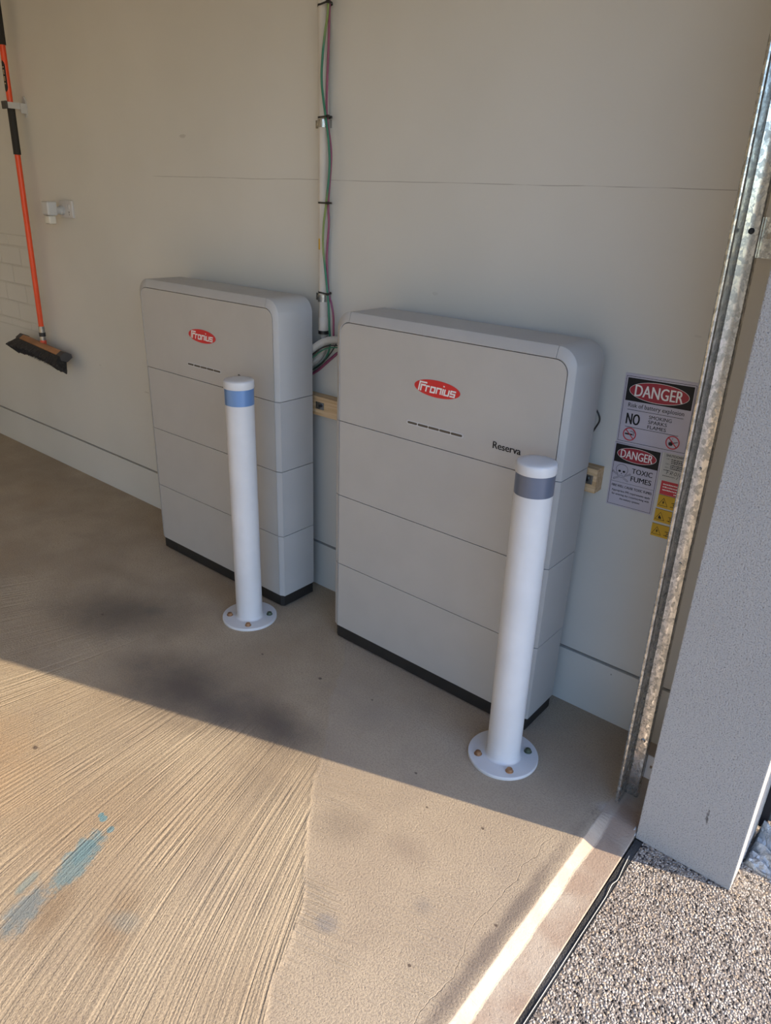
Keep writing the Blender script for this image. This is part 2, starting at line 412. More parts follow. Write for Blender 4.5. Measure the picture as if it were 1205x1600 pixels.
def prism(bm, pts, axis, lo, hi, bev=0.0):
    """closed 2D polygon extruded along an axis: axis 'z' -> (x,y); 'y' -> (x,z); 'x' -> (y,z)"""
    f = {'z': lambda p, h: (p[0], p[1], h), 'y': lambda p, h: (p[0], h, p[1]), 'x': lambda p, h: (h, p[0], p[1])}[axis]
    A = [bm.verts.new(f(p, lo)) for p in pts]; B = [bm.verts.new(f(p, hi)) for p in pts]
    n = len(pts); fs = [bm.faces.new(A), bm.faces.new(list(reversed(B)))]
    for i in range(n): fs.append(bm.faces.new([A[i], A[(i+1) % n], B[(i+1) % n], B[i]]))
    if bev > 0:
        bmesh.ops.bevel(bm, geom=list(set(fs[0].edges) | set(fs[1].edges)), offset=bev, segments=2, profile=.6, affect='EDGES')

def lathe(bm, prof, n=48, center=(0, 0, 0)):
    rings = []
    for r, z in prof:
        if r < 1e-6: rings.append([bm.verts.new((center[0], center[1], center[2]+z))])
        else: rings.append([bm.verts.new((center[0]+r*math.cos(2*PI*i/n), center[1]+r*math.sin(2*PI*i/n), center[2]+z)) for i in range(n)])
    for a, b in zip(rings, rings[1:]):
        for i in range(n):
            if len(a) == 1 and len(b) == 1: continue
            if len(a) == 1: bm.faces.new([a[0], b[i], b[(i+1) % n]])
            elif len(b) == 1: bm.faces.new([a[i], a[(i+1) % n], b[0]])
            else: bm.faces.new([a[i], a[(i+1) % n], b[(i+1) % n], b[i]])
    if len(rings[0]) > 1: bm.faces.new(rings[0])
    if len(rings[-1]) > 1: bm.faces.new(rings[-1])

def catmull(P, n=8):
    P = [Vector(p) for p in P]; Q = [P[0]*2-P[1]] + P + [P[-1]*2-P[-2]]; out = []
    for i in range(1, len(Q)-2):
        a, b, c, d = Q[i-1:i+3]
        for k in range(n):
            t = k/n
            out.append(.5*((2*b)+(c-a)*t+(2*a-5*b+4*c-d)*t*t+(3*b-a-3*c+d)*t**3))
    out.append(P[-1]); return out

def tube(bm, P, r, n=12, smooth_n=8, rf=None, spline=True):
    pts = catmull(P, smooth_n) if spline and len(P) > 2 else [Vector(p) for p in P]
    if rf:                                    # resample evenly so ribs are regular
        L = [0]
        for a, b in zip(pts, pts[1:]): L.append(L[-1]+(b-a).length)
        step = .0009; m_ = int(L[-1]/step); out = []; j = 0
        for i in range(m_+1):
            s = i*step
            while j < len(L)-2 and L[j+1] < s: j += 1
            t = (s-L[j])/max(1e-9, L[j+1]-L[j]); out.append(pts[j].lerp(pts[j+1], min(1, t)))
        pts = out
    up = None; rings = []; s = 0
    for i, p in enumerate(pts):
        d = (pts[min(i+1, len(pts)-1)]-pts[max(i-1, 0)]).normalized()
        if up is None:
            up = Vector((0, 0, 1)) if abs(d.z) < .9 else Vector((0, 1, 0))
        a = d.cross(up).normalized(); up = a.cross(d).normalized()
        if i: s += (p-pts[i-1]).length
        rr = rf(s) if rf else r
        rings.append([bm.verts.new(p+a*rr*math.cos(2*PI*k/n)+up*rr*math.sin(2*PI*k/n)) for k in range(n)])
    for A, B in zip(rings, rings[1:]):
        for k in range(n): bm.faces.new([A[k], A[(k+1) % n], B[(k+1) % n], B[k]])
    bm.faces.new(rings[0]); bm.faces.new(rings[-1])

# flat artwork: polygons in the local (u,v) plane of a board facing -y; layer sets how far proud of the board the print is
class Art:
    def __init__(s, layer=1): s.bm = bmesh.new(); s.y = -.0004*layer
    def poly(s, pts):
        s.bm.faces.new([s.bm.verts.new((p[0], s.y, p[1])) for p in pts])
    def rect(s, x0, z0, x1, z1): s.poly([(x0, z0), (x1, z0), (x1, z1), (x0, z1)])
    def ell(s, cx, cz, rx, rz, n=48): s.poly([(cx+rx*math.cos(2*PI*i/n), cz+rz*math.sin(2*PI*i/n)) for i in range(n)])
    def ring(s, cx, cz, rx, rz, w_, n=48, a0=0, a1=2*PI):
        k = n if a1-a0 >= 2*PI-1e-6 else max(4, int(n*(a1-a0)/(2*PI)))
        o = [(cx+rx*math.cos(a0+(a1-a0)*i/k), cz+rz*math.sin(a0+(a1-a0)*i/k)) for i in range(k+1)]
        q = [(cx+(rx-w_)*math.cos(a0+(a1-a0)*i/k), cz+(rz-w_)*math.sin(a0+(a1-a0)*i/k)) for i in range(k+1)]
        for i in range(k): s.poly([o[i], o[i+1], q[i+1], q[i]])
    def stroke(s, pts, w_, closed=False):
        P = [Vector(p) for p in pts]; n = len(P); L = []; Rr = []
        for i in range(n):
            if closed: a, b = P[i-1], P[(i+1) % n]
            else: a, b = P[max(i-1, 0)], P[min(i+1, n-1)]
            d0 = (P[i]-a); d1 = (b-P[i])
            if d0.length < 1e-9: d0 = d1
            if d1.length < 1e-9: d1 = d0
            d0.normalize(); d1.normalize(); t = (d0+d1)
            if t.length < 1e-6: t = d1
            t.normalize(); nn = Vector((-t.y, t.x)); k = 1/max(.45, abs(nn.dot(Vector((-d0.y, d0.x)))))
            L.append(P[i]+nn*w_/2*k); Rr.append(P[i]-nn*w_/2*k)
        for i in range(n if closed else n-1):
            j = (i+1) % n; s.poly([L[i], L[j], Rr[j], Rr[i]])
    def frame(s, x0, z0, x1, z1, w_): s.stroke([(x0, z0), (x1, z0), (x1, z1), (x0, z1)], w_, True)
    def text(s, body, x0, x1, z0, z1, off=0.0, shear=0.0, bold=0.0):
        """real lettering, scaled so the glyphs fill x0..x1, z0..z1"""
        cu = bpy.data.curves.new('t', 'FONT'); cu.body = body; cu.size = 1; cu.resolution_u = 3; cu.shear = shear
        o = bpy.data.objects.new('t', cu); C.objects.link(o)
        dg = bpy.context.evaluated_depsgraph_get(); dg.update()
        me = bpy.data.meshes.new_from_object(o.evaluated_get(dg))
        if me.vertices:
            xs = [v.co.x for v in me.vertices]; ys = [v.co.y for v in me.vertices]
            ax, bx, ay, by = min(xs), max(xs), min(ys), max(ys)
            for v in me.vertices:
                v.co = (x0+(v.co.x-ax)/(bx-ax)*(x1-x0), s.y, z0+(v.co.y-ay)/(by-ay)*(z1-z0))
            shifts = (0,) if bold <= 0 else (-.5, 0, .5)
            for i, k in enumerate(shifts):
                m2 = me.copy(); wd = k*bold*(x1-x0)/(bx-ax)*2
                for v in m2.vertices: v.co.x = (v.co.x-(x0+x1)/2)*(1-abs(wd)/(x1-x0))+(x0+x1)/2+wd; v.co.y -= i*.00001
                s.bm.from_mesh(m2); bpy.data.meshes.remove(m2)
        bpy.data.objects.remove(o); bpy.data.meshes.remove(me); bpy.data.curves.remove(cu)
    def done(s, name, mat, parent, y0=0.0):
        me = bpy.data.meshes.new(name)
        for v in s.bm.verts: v.co.y += y0
        for f in s.bm.faces:
            f.normal_update()
            if f.normal.y > 0: f.normal_flip()
        s.bm.to_mesh(me); s.bm.free(); me.materials.append(mat)
        o = bpy.data.objects.new(name, me); C.objects.link(o); o.parent = parent; return o

# ------------------------------------------------------------------ the setting
XD = 1.2065            # inner face of the door nib
bm = bmesh.new()       # slab with sloped lip (slightly uneven edges) and rebate at the door line; the rebate is mortared up beside the nib
rows = []; yy = -5.8
from mathutils import noise as mn
while yy < .2501:
    k = max(0, min(1, (yy+.41)/.07)); k = k*k*(3-2*k)
    j1 = .0035*(mn.noise((yy*9, 1, 0)))+.0015*mn.noise((yy*60, 3, 0)); j2 = .004*(mn.noise((yy*8, 7, 0)))+.002*mn.noise((yy*70, 9, 0))
    rows.append([bm.verts.new(v) for v in ((-6.2, yy, 0), (1.110+j1, yy, 0), (1.1125+j1, yy, -.0008*(1-k)), (1.1345+j2, yy, -.0185*(1-k)-.001), (1.1385+j2, yy, -.0200*(1-k)-.001), (1.2025, yy, -.0222*(1-k)-.001), (1.2045, yy, -.0238*(1-k)-.001), (1.2045, yy, -.20), (-6.2, yy, -.20))])
    yy += .01 if -1.6 < yy < .2 else .05
for A, B in zip(rows, rows[1:]):
    for k in range(9): bm.faces.new([A[k], A[(k+1) % 9], B[(k+1) % 9], B[k]])
bm.faces.new(rows[0]); bm.faces.new(rows[-1])
tag(link('floor', bm, MT['concrete']), kind='structure')
bm = bmesh.new(); prism(bm, [(1.2235, -14), (16, -14), (16, 12), (1.2283, 12), (1.2283, -.36), (1.2235, -1.0)], 'z', -.25, -.024)
tag(link('driveway', bm, MT['agg']), kind='structure')
bm = bmesh.new(); box(bm, (1.2285, -.358, -.0245), (1.25, -.30, -.024)); bm.free()
bm = bmesh.new(); box(bm, (-6.2, .0, .2035), (XD, .25, 2.6))
tag(link('wall_back', bm, MT['wall']), kind='structure')
bm = bmesh.new(); box(bm, (-6.2, .0, 0), (XD, .25, .1925), .0012)
tag(link('baseboard_back', bm, MT['wall']), kind='structure')
bm = bmesh.new(); box(bm, (-6.2, .011, .1925), (XD, .25, .2035))
tag(link('trim_1', bm, MT['gap']), kind='structure')
bm = bmesh.new(); box(bm, (-6.4, -6.0, -.1), (-6.2, .25, 2.6))
tag(link('wall_left', bm, MT['wall']), kind='structure')
bm = bmesh.new(); box(bm, (-6.4, -6.0, -.1), (1.442, -5.8, 2.6))
tag(link('wall_front', bm, MT['wall']), kind='structure')
bm = bmesh.new(); box(bm, (-6.4, -6.0, 2.6), (1.442, .3, 2.8))
tag(link('ceiling', bm, MT['ceiling']), kind='structure')
bm = bmesh.new()       # rendered front: nib beside the door, lintel above it and the nib beyond, outside this view
def rough_pier():
    x0, x1, y0, y1, z0, z1 = XD, 1.442, -.36, .25, -.024, 2.3
    box(bm, (x0, y0, z0), (x1, y1, z1), .003, 2)
rough_pier()
box(bm, (XD, -5.8, 2.3), (1.442, .25, 2.6)); box(bm, (XD, -5.8, -.024), (1.442, -5.0, 2.3))
tag(link('wall_right', bm, MT['render']), kind='structure')

# ------------------------------------------------------------------ battery cabinets
W, D = .801, .1659
GAP = .0675
Z = [0.0524, .3079, .5658, .8237]; H = 1.167; CH = .019; CB = .009
def outline(x0, x1, z0, z1, r, n=10):
    p = [(x0, z0)]
    p += [(x0+r-r*math.cos(i*PI/2/n), z1-r+r*math.sin(i*PI/2/n)) for i in range(n+1)]
    p += [(x1-r+r*math.sin(i*PI/2/n), z1-r+r*math.cos(i*PI/2/n)) for i in range(n+1)]
    p += [(x1, z0)]
    return p
def sweep(bm, O, I, lo, hi):
    """solid frame piece following outer path O and inner path I between path indices lo..hi"""
    rings = []
    for k in range(lo, hi+1):
        (ox, oz), (ix, iz) = O[k], I[k]
        rings.append([bm.verts.new(v) for v in ((ix, -D+.012, iz), (ix, -D+.0008, iz), (ix+(ox-ix)*.05, -D, iz+(oz-iz)*.05), (ix+(ox-ix)*.9, -D+CB*.87, iz+(oz-iz)*.9),
                       (ox, -D+CB+.0015, oz), (ox, -.0, oz), (ix, -.0, iz))])
    for a, b in zip(rings, rings[1:]):
        for j in range(7): bm.faces.new([a[j], a[(j+1) % 7], b[(j+1) % 7], b[j]])
    bm.faces.new(rings[0]); bm.faces.new(rings[-1])

def make_cabinet(label):
    root = empty('battery_cabinet', (0, 0, 0), label, 'battery cabinet', 'wall-side battery cabinets')
    g = .0011
    bm = bmesh.new(); box(bm, (.010, -D+.010, .03), (W-.010, -.004, H-.035))  # dark block behind the panels supplies the shadow in the gaps
    tag(link('seam_shade_block', bm, MT['core'], root), 'dark block added to give the seams their shade')
    bm = bmesh.new()
    prism(bm, [(.006, 0), (.006, -D+.013), (CH, -D+.004), (W-CH, -D+.004), (W-.006, -D+.013), (W-.006, 0)], 'z', .006, Z[0]-.0005, .002)
    for x in (.07, W-.07): box(bm, (x-.02, -D+.012, 0), (x+.02, -D+.05, .007)); box(bm, (x-.02, -.05, 0), (x+.02, -.012, .007))
    tag(link('plinth', bm, MT['plinth'], root), 'black plastic plinth')
    for k in range(3):
        z0, z1 = Z[k]+g, Z[k+1]-g
        for s in (0, 1):
            q = [(CH, -D+.012), (CH, -D), (0, -D+CB), (0, 0), (CH, 0)]
            if s: q = [(W-x, y) for x, y in q]
            bm = bmesh.new(); prism(bm, q, 'z', z0, z1, .0005)
            link('side_cover', bm, MT['shell'], root)
        bm = bmesh.new(); box(bm, (CH+.0020, -D+.0002, z0), (W-CH-.0020, -D+.012, z1), .0005)
        link('front_panel', bm, MT['panel'], root)
    z0 = Z[3]+g; n = 10
    # top module: outer and inner arch
    O = outline(0, W, z0, H, .055, n); I = outline(CH, W-CH, z0, H-.030, .036, n)
    Os = O[:n+2]+[(.055, H)]; Is = I[:n+2]+[(.055, H-.030)]
    bm = bmesh.new(); sweep(bm, O, I, 0, n+1); link('side_cover', bm, MT['shell'], root, True)
    bm = bmesh.new(); sweep(bm, O, I, n+2, 2*n+3); link('side_cover', bm, MT['shell'], root, True)
    bm = bmesh.new(); sweep(bm, [(.0562, H), (W-.0562, H)], [(.0562, H-.030), (W-.0562, H-.030)], 0, 1)
    link('top_cover', bm, MT['shell'], root, True)
    bm = bmesh.new()
    P = outline(CH+.0020, W-CH-.0020, z0, H-.0320, .035, n)
    prism(bm, P, 'y', -D+.0002, -D+.012, .0005)
    fp = link('front_panel', bm, MT['panel'], root)
    # badge
    cx, cz = .3945, .9955
    bm = bmesh.new(); A = [(cx+.0795*math.cos(2*PI*i/56), cz+.0243*math.sin(2*PI*i/56)) for i in range(56)]
    prism(bm, A, 'y', -D-.0012, -D+.0005, .0003)
    bd = tag(link('badge', bm, MT['red'], root), 'red oval badge with white lettering')
    a = Art(2); ux, uz, sh = .0173, .0150, .22; bx = cx-.0635; bz = cz-.0115
    def S(pts, dx, w_=.0052, closed=False):
        a.stroke([(bx+(x+dx)*ux+z*sh*uz, bz+z*uz) for x, z in pts], w_*1.25, closed)
    S([(0, -.1), (0, 1.6), (1.45, 1.6)], 0, .0036); S([(.42, -.1), (.42, 1.08), (1.3, 1.08)], 0, .0042)
    S([(0, -.1), (0, 1), (.62, 1)], 1.5, .0036)
    S([(0, 0), (0, 1), (.8, 1), (.8, 0)], 2.42, .0036, True)
    S([(0, -.1), (0, 1), (.8, 1), (.8, -.1)], 3.62, .0036)
    S([(0, -.1), (0, 1.1)], 4.82, .0036); S([(0, 1.45), (0, 1.72)], 4.82, .0036)
    S([(0, 1.1), (0, 0), (.8, 0), (.8, 1.1)], 5.2, .0036)
    S([(.95, 1), (0, 1), (0, .5), (.8, .5), (.8, 0), (-.1, 0)], 6.38, .0036)
    a.done('lettering', MT['white'], bd, -D-.0012)
    # status light
    lx0, lx1, lz = .2925, .4955, .8795
    def pill(x0, x1, zc, r, n=8):
        return [(x0+r+r*math.cos(PI/2+PI*i/n), zc+r*math.sin(PI/2+PI*i/n)) for i in range(n+1)]+[(x1-r+r*math.cos(-PI/2+PI*i/n), zc+r*math.sin(-PI/2+PI*i/n)) for i in range(n+1)]
    bm = bmesh.new(); prism(bm, pill(lx0, lx1, lz, .0065), 'y', -D-.0006, -D+.0005, .0002)
    ls = tag(link('status_light', bm, MT['rim'], root), 'long slim status light with dark segments')
    xs = [lx0+.0035+(lx1-lx0-.007)*t for t in (0, .19, .39, .59, .795, 1)]
    for i in range(5):
        bm = bmesh.new(); q = pill(xs[i]+(.0014 if i == 1 else .0006), xs[i+1]-(.0014 if i == 0 else .0006), lz, .0033 if i in (0, 4) else .0033, 5)
        prism(bm, q, 'y', -D-.0010, -D-.0004); link('light_segment', bm, MT['led'], ls)
    a = Art(1); a.text('Reserva', .5925, .6795, .8692, .8892, bold=.022)
    tag(a.done('lettering', MT['ink'], root, -D-.0002), 'small black word Reserva')
    return root
cab = make_cabinet('light grey battery cabinet on the right, nearer the garage door track and the danger signs')
cab.location = (0, -GAP, 0)
cab2 = dup(cab, (-1.0694, -GAP, 0), 'light grey battery cabinet on the left, nearer the orange broom')

# ------------------------------------------------------------------ bollards
def make_bollard(loc, label):
    root = empty('bollard', loc, label, 'bollard', 'white steel bollards in front of the cabinets')
    bm = bmesh.new(); lathe(bm, [(0, 0), (.1015, 0), (.102, .001), (.102, .0085), (.1005, .0100), (0, .0100)], 72)
    link('base_plate', bm, MT['bollard'], root, True)
    bm = bmesh.new(); lathe(bm, [(.0565, .0095), (.0525, .0105), (.0495, .0135), (.0485, .018), (.0485, .898), (0, .898)], 64)
    link('post', bm, MT['bollard'], root, True)
    bm = bmesh.new(); lathe(bm, [(.0470, .8850), (.0505, .8850), (.0510, .8865), (.0510, .9060), (.0498, .9095), (.0465, .9120), (.030, .9135), (0, .914)], 64)
    link('cap', bm, MT['bollard'], root, True)
    bm = bmesh.new(); lathe(bm, [(.0480, .8300), (.0490, .8300), (.0490, .8840), (.0480, .8840)], 64)
    tag(link('reflective_band', bm, MT['tape'], root, True), 'grey reflective band')
    return root
def add_bolts(root, rot, mats):
    for i, mt in enumerate(mats):
        a = rot+i*PI/2
        bm = bmesh.new(); cx, cy = .0745*math.cos(a), .0745*math.sin(a)
        lathe(bm, [(.0115, .0098), (.0118, .0105), (.0105, .012), (.0090, .0122), (.0090, .0150), (.0080, .0185), (.0045, .0205), (0, .0210)], 20, (cx, cy, 0))
        link('bolt', bm, mt, root, True)
b1 = make_bollard((.7985, -.3535, 0), 'white bollard with a dull grey band, in front of the cabinet beside the danger signs')
add_bolts(b1, math.radians(45), [MT['boltg'], MT['bolt'], MT['bolt'], MT['bolt']])
b1.rotation_euler = (0, math.radians(-.55), 0)
b2 = dup(b1, (-.3205, -.3595, 0), 'white bollard with a band tinted with blue sky reflection, in front of the cabinet nearer the broom', (0, 0, 0))

b2.scale = (1, 1, 1.007)
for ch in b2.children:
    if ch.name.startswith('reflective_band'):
        ch.data = ch.data.copy(); ch.data.materials[0] = MT['skytape']; ch['label'] = 'reflective band with blue sky reflection in its colour'

# ------------------------------------------------------------------ timber batten behind the cabinets
bat = empty('timber_batten', (0, 0, 0), 'pale pine batten fixed along the wall behind the two battery cabinets', 'timber')
bm = bmesh.new(); box(bm, (-1.0, -.045, .745), (.822, 0, .815), .0015); link('batten', bm, MT['timber'], bat)
for x in (-.245, .800):
    bm = bmesh.new(); box(bm, (x-.028, -.0475, .782-.012), (x+.012, -.045, .782+.014)); fb = link('fixing_tab', bm, MT['bright'], bat)
    bm = bmesh.new(); lathe(bm, [(0, 0), (.0065, 0), (.0065, .005), (0, .005)], 6)
    bmesh.ops.rotate(bm, verts=bm.verts, cent=(0, 0, 0), matrix=Matrix.Rotation(PI/2, 3, 'X')); bmesh.ops.translate(bm, verts=bm.verts, vec=(x-.004, -.0474, .784))
    link('screw', bm, MT['zip'], fb)

# ------------------------------------------------------------------ conduit run
cd = empty('conduit_pipe', (0, 0, 0), 'pale rigid conduit running down the wall between the two cabinets', 'conduit')
CX, CY = -.2615, -.0185
bm = bmesh.new(); lathe(bm, [(.0160, 1.075), (.0165, 1.075), (.0165, 2.59), (.0160, 2.59)], 28, (CX, CY, 0)); link('pipe', bm, MT['pipe'], cd, True)
bm = bmesh.new(); lathe(bm, [(.0172, 1.048), (.0182, 1.050), (.0182, 1.094), (.0174, 1.096)], 28, (CX, CY, 0)); link('coupling', bm, MT['pipe'], cd, True)
bm = bmesh.new(); lathe(bm, [(.019, 1.038), (.019, 1.042), (.0172, 1.042), (.0172, 1.045), (.019, 1.045), (.019, 1.050)], 28, (CX, CY, 0)); link('locking_ring', bm, MT['zip'], cd, True)
bm = bmesh.new(); lathe(bm, [(.0168, 1.318), (.0170, 1.318), (.0170, 1.353), (.0168, 1.353)], 28, (CX, CY, 0))
bmesh.ops.delete(bm, geom=[v for v in bm.verts if v.co.x > CX+.001], context='VERTS')
st = tag(link('sticker', bm, MT['yellow'], cd, True), 'small yellow sticker wrapped on the conduit')
a = Art(1)
bm = bmesh.new()
for i in range(7):
    z = 1.322+i*.0042
    for ang in (PI*1.15, PI*1.22):
        p = Vector((CX+.01715*math.cos(ang), CY+.01715*math.sin(ang), z)); t = Vector((-math.sin(ang), math.cos(ang), 0))*.0012
        bm.faces.new([bm.verts.new(p-t), bm.verts.new(p+t), bm.verts.new(p+t+Vector((0, 0, .0022))), bm.verts.new(p-t+Vector((0, 0, .0022)))])
a.bm.free(); link('marking', bm, MT['ink'], st)
def saddle(z, label):
    s = empty('pipe_saddle', (CX, 0, z), label, 'pipe clip', 'zinc saddles on the conduit')
    bm = bmesh.new(); R0 = .0178; w_ = .0115
    prof = [(R0+.0012)*1.0]
    pts = []
    for i in range(25):
        a_ = PI*(-.0+1.0)*i/24+PI
        pts.append((R0*math.cos(a_), CY+R0*math.sin(a_)))
    pts = [(R0, 0)]+[(-p[0], p[1]) for p in pts]+[(-R0, -.001), (-R0-.033, -.001)]
    out = []
    for i, p in enumerate(pts):
        q = Vector(p); c_ = Vector((0, CY)); d_ = (q-c_).normalized() if i < len(pts)-1 else Vector((0, -1))
        out.append(q+d_*.0014)
    out[-1] = Vector((-R0-.033, -.0028)); out[-2] = Vector((-R0-.0012, -.0025))
    poly = [tuple(p) for p in pts]+[tuple(p) for p in reversed(out)]
    n_ = len(pts)
    for i in range(n_-1):
        q = [poly[i], poly[i+1], poly[2*n_-2-i], poly[2*n_-1-i]]
        prism(bm, q, 'z', -w_, w_)
    link('strap', bm, MT['bright'], s)
    bm = bmesh.new(); lathe(bm, [(0, 0), (.0055, 0), (.005, .0022), (0, .003)], 14)
    bmesh.ops.rotate(bm, verts=bm.verts, cent=(0, 0, 0), matrix=Matrix.Rotation(PI/2, 3, 'X')); bmesh.ops.translate(bm, verts=bm.verts, vec=(-R0-.021, -.0026, 0))
    link('screw', bm, MT['galv'], s, True); return s
saddle(1.6945, 'shiny zinc saddle holding the conduit high on the wall')
saddle(1.160, 'shiny zinc saddle holding the conduit just above the grey cabinets')
def flex(P, label):
    bm = bmesh.new(); tube(bm, P, .0145, 16, 10, rf=lambda s: .0112+.0019*math.sin(2*PI*s/.0056))
    return tag(link('flexible_conduit', bm, MT['ribbed'], None, True), label, 'conduit', 'corrugated conduits between the cabinets')
flex([(-.36, -.048, .93), (-.31, -.049, .965), (-.255, -.052, 1.003), (-.20, -.054, 1.027), (-.14, -.054, 1.035), (-.04, -.048, 1.033), (.06, -.035, 1.01)], 'upper ribbed grey conduit curving out from behind one cabinet to the other')
flex([(CX, CY, 1.046), (CX+.002, -.0195, 1.01), (-.266, -.0195, .975), (-.298, -.0205, .940), (-.36, -.022, .905)], 'lower ribbed grey conduit bending from the pipe end behind the left cabinet')
def cable(name, P, r, mt, label, cat='cable', group=None):
    bm = bmesh.new(); tube(bm, P, r, 10, 8); return tag(link(name, bm, mt, None, True), label, cat, group)
cable('earth_cable', [(-.222, -.036, 2.59), (-.219, -.040, 2.2), (-.2194, -.042, 2.002), (-.2324, -.042, 1.933), (-.2431, -.042, 1.869), (-.2459, -.042, 1.80), (-.2293, -.042, 1.709),
      (-.218, -.042, 1.652), (-.2121, -.042, 1.571), (-.2259, -.042, 1.464), (-.2375, -.042, 1.40), (-.2404, -.042, 1.33), (-.2314, -.042, 1.26), (-.2192, -.042, 1.182),
      (-.2129, -.042, 1.115), (-.218, -.034, 1.06), (-.224, -.024, 1.01), (-.236, -.020, .975), (-.262, -.018, .94), (-.31, -.018, .905)], .0036, MT['earth'], 'green and yellow earth cable bowing beside the vertical conduit')
cable('data_cable', [(-.226, -.020, 2.59), (-.2258, -.026, 2.2), (-.2258, -.030, 2.005), (-.2285, -.030, 1.919), (-.2356, -.030, 1.785), (-.2352, -.030, 1.71), (-.2183, -.030, 1.626), (-.218, -.030, 1.571),
      (-.2289, -.030, 1.464), (-.2257, -.030, 1.40), (-.2342, -.030, 1.30), (-.2270, -.030, 1.187), (-.2125, -.030, 1.146), (-.2031, -.030, 1.104), (-.2056, -.026, 1.045),
      (-.2090, -.020, 1.010)], .0036, MT['pink'], 'pink cable running down beside the green one on the conduit')
cable('data_cable', [(-.05, -.008, 1.01), (-.14, -.008, 1.003), (-.19, -.008, .985), (-.24, -.008, .948), (-.30, -.008, .900), (-.36, -.008, .865)], .0050, MT['pink'], 'pink cable sloping down between the cabinets below the ribbed conduit')
cable('power_cable', [(-.02, -.058, 1.018), (-.12, -.064, 1.0195), (-.19, -.066, 1.012), (-.24, -.066, .990), (-.30, -.061, .950), (-.34, -.058, .93)], .0022, MT['zip'], 'thin black cable hugging the underside of the upper ribbed conduit')
cable('earth_cable', [(-.03, -.056, 1.012), (-.12, -.060, 1.0125), (-.19, -.062, 1.004), (-.24, -.062, .981), (-.30, -.056, .940), (-.34, -.054, .92)], .0022, MT['earth'], 'short green cable beneath the upper ribbed conduit between the cabinets')
cable('power_cable', [(-.185, -.034, 1.015), (-.205, -.036, .985), (-.235, -.038, .952), (-.275, -.038, .920), (-.33, -.036, .89)], .0022, MT['zip'], 'thin black cable sagging below the lower ribbed conduit')
cable('power_cable', [(.76, -.050, .985), (.788, -.05, .984), (.8015, -.05, .970), (.806, -.05, .955), (.799, -.05, .936), (.787, -.05, .915), (.76, -.05, .90)], .0024, MT['zip'], 'small dark wire loop poking out behind the right cabinet', 'cable')
for z, lab in ((2.0065, 'topmost black cable tie around the conduit, at the top of the frame'), (1.7107, 'black cable tie just above the upper zinc saddle'),
               (1.4635, 'black cable tie on the conduit midway between the two saddles'), (1.1795, 'black cable tie just above the lower zinc saddle')):
    bm = bmesh.new(); r0, r1 = .0172, .0190
    pl = [(CX-r0, CY+.001)]+[(CX+r0*math.cos(PI+PI*i/10*.55), CY+r0*math.sin(PI+PI*i/10*.55)) for i in range(11)]+[(-.222, -.0475), (-.214, -.043), (-.2155, -.030), (-.225, -.018), (CX+r0*.7, CY+r0*.7), (CX, CY+r0)]
    n_ = len(pl); cc = Vector((-.243, -.027)); ot = [tuple(Vector(p)+(Vector(p)-cc).normalized()*.0015) for p in pl]
    for i in range(n_):
        j = (i+1) % n_; prism(bm, [pl[i], pl[j], ot[j], ot[i]], 'z', z-.0026, z+.0026)
    box(bm, (-.2185, -.0525, z-.004), (-.211, -.044, z+.004), .0008)
    tag(link('cable_tie', bm, MT['zip']), lab, 'cable tie', 'black cable ties on the conduit')

# ------------------------------------------------------------------ signs on the wall
def board(name, x, z, w_, h, rot, mat, label, cat, group=None, t=.0018, round_=.002):
    r = empty(name, (x, 0, z), label, cat, group); r.rotation_euler = (0, -rot, 0)
    bm = bmesh.new(); box(bm, (-w_/2, -t, -h/2), (w_/2, 0, h/2), .0004, 1)
    link('panel', bm, mat, r); return r, -t
def danger_head(r, y, x0, x1, z0, z1, cx, cz, rx, rz, tx, tz):
    a = Art(1); a.rect(x0, z0, x1, z1); a.done('header_band', MT['ink'], r, y)
    a = Art(3); a.ell(cx, cz, rx, rz); ov = a.done('oval', MT['signred'], r, y)
    a = Art(4); a.ring(cx, cz, rx, rz, .0011); a.text('DANGER', cx-tx, cx+tx, cz-tz, cz+tz, bold=.022); a.done('lettering', MT['white'], ov, y)
s1, y1 = board('danger_sign', .935, .9905, .190, .192, math.radians(1.3), MT['sign'], 'upper white danger sign reading NO smoking sparks flames, beside the door track', 'sign')
a = Art(1); a.frame(-.0905, -.0885, .0905, .0885, .0011); a.done('border', MT['ink'], s1, y1)
danger_head(s1, y1, -.0865, .0865, .0235, .0845, 0, .0535, .0785, .0265, .063, .0155)
a = Art(1)
a.text('Risk of battery explosion', -.076, .072, .0035, .0185, bold=.008)
a.rect(-.0765, -.0005, .072, .0007)
a.text('NO', -.076, -.039, -.0395, -.0095, bold=.04)
a.text('SMOKING', -.016, .044, -.0160, -.0065, bold=.01); a.text('SPARKS', -.016, .0335, -.0290, -.0195, bold=.01); a.text('FLAMES', -.016, .0335, -.0425, -.0330, bold=.01)
a.rect(-.0765, -.0475, .067, -.0463)
a.done('lettering', MT['ink'], s1, y1)
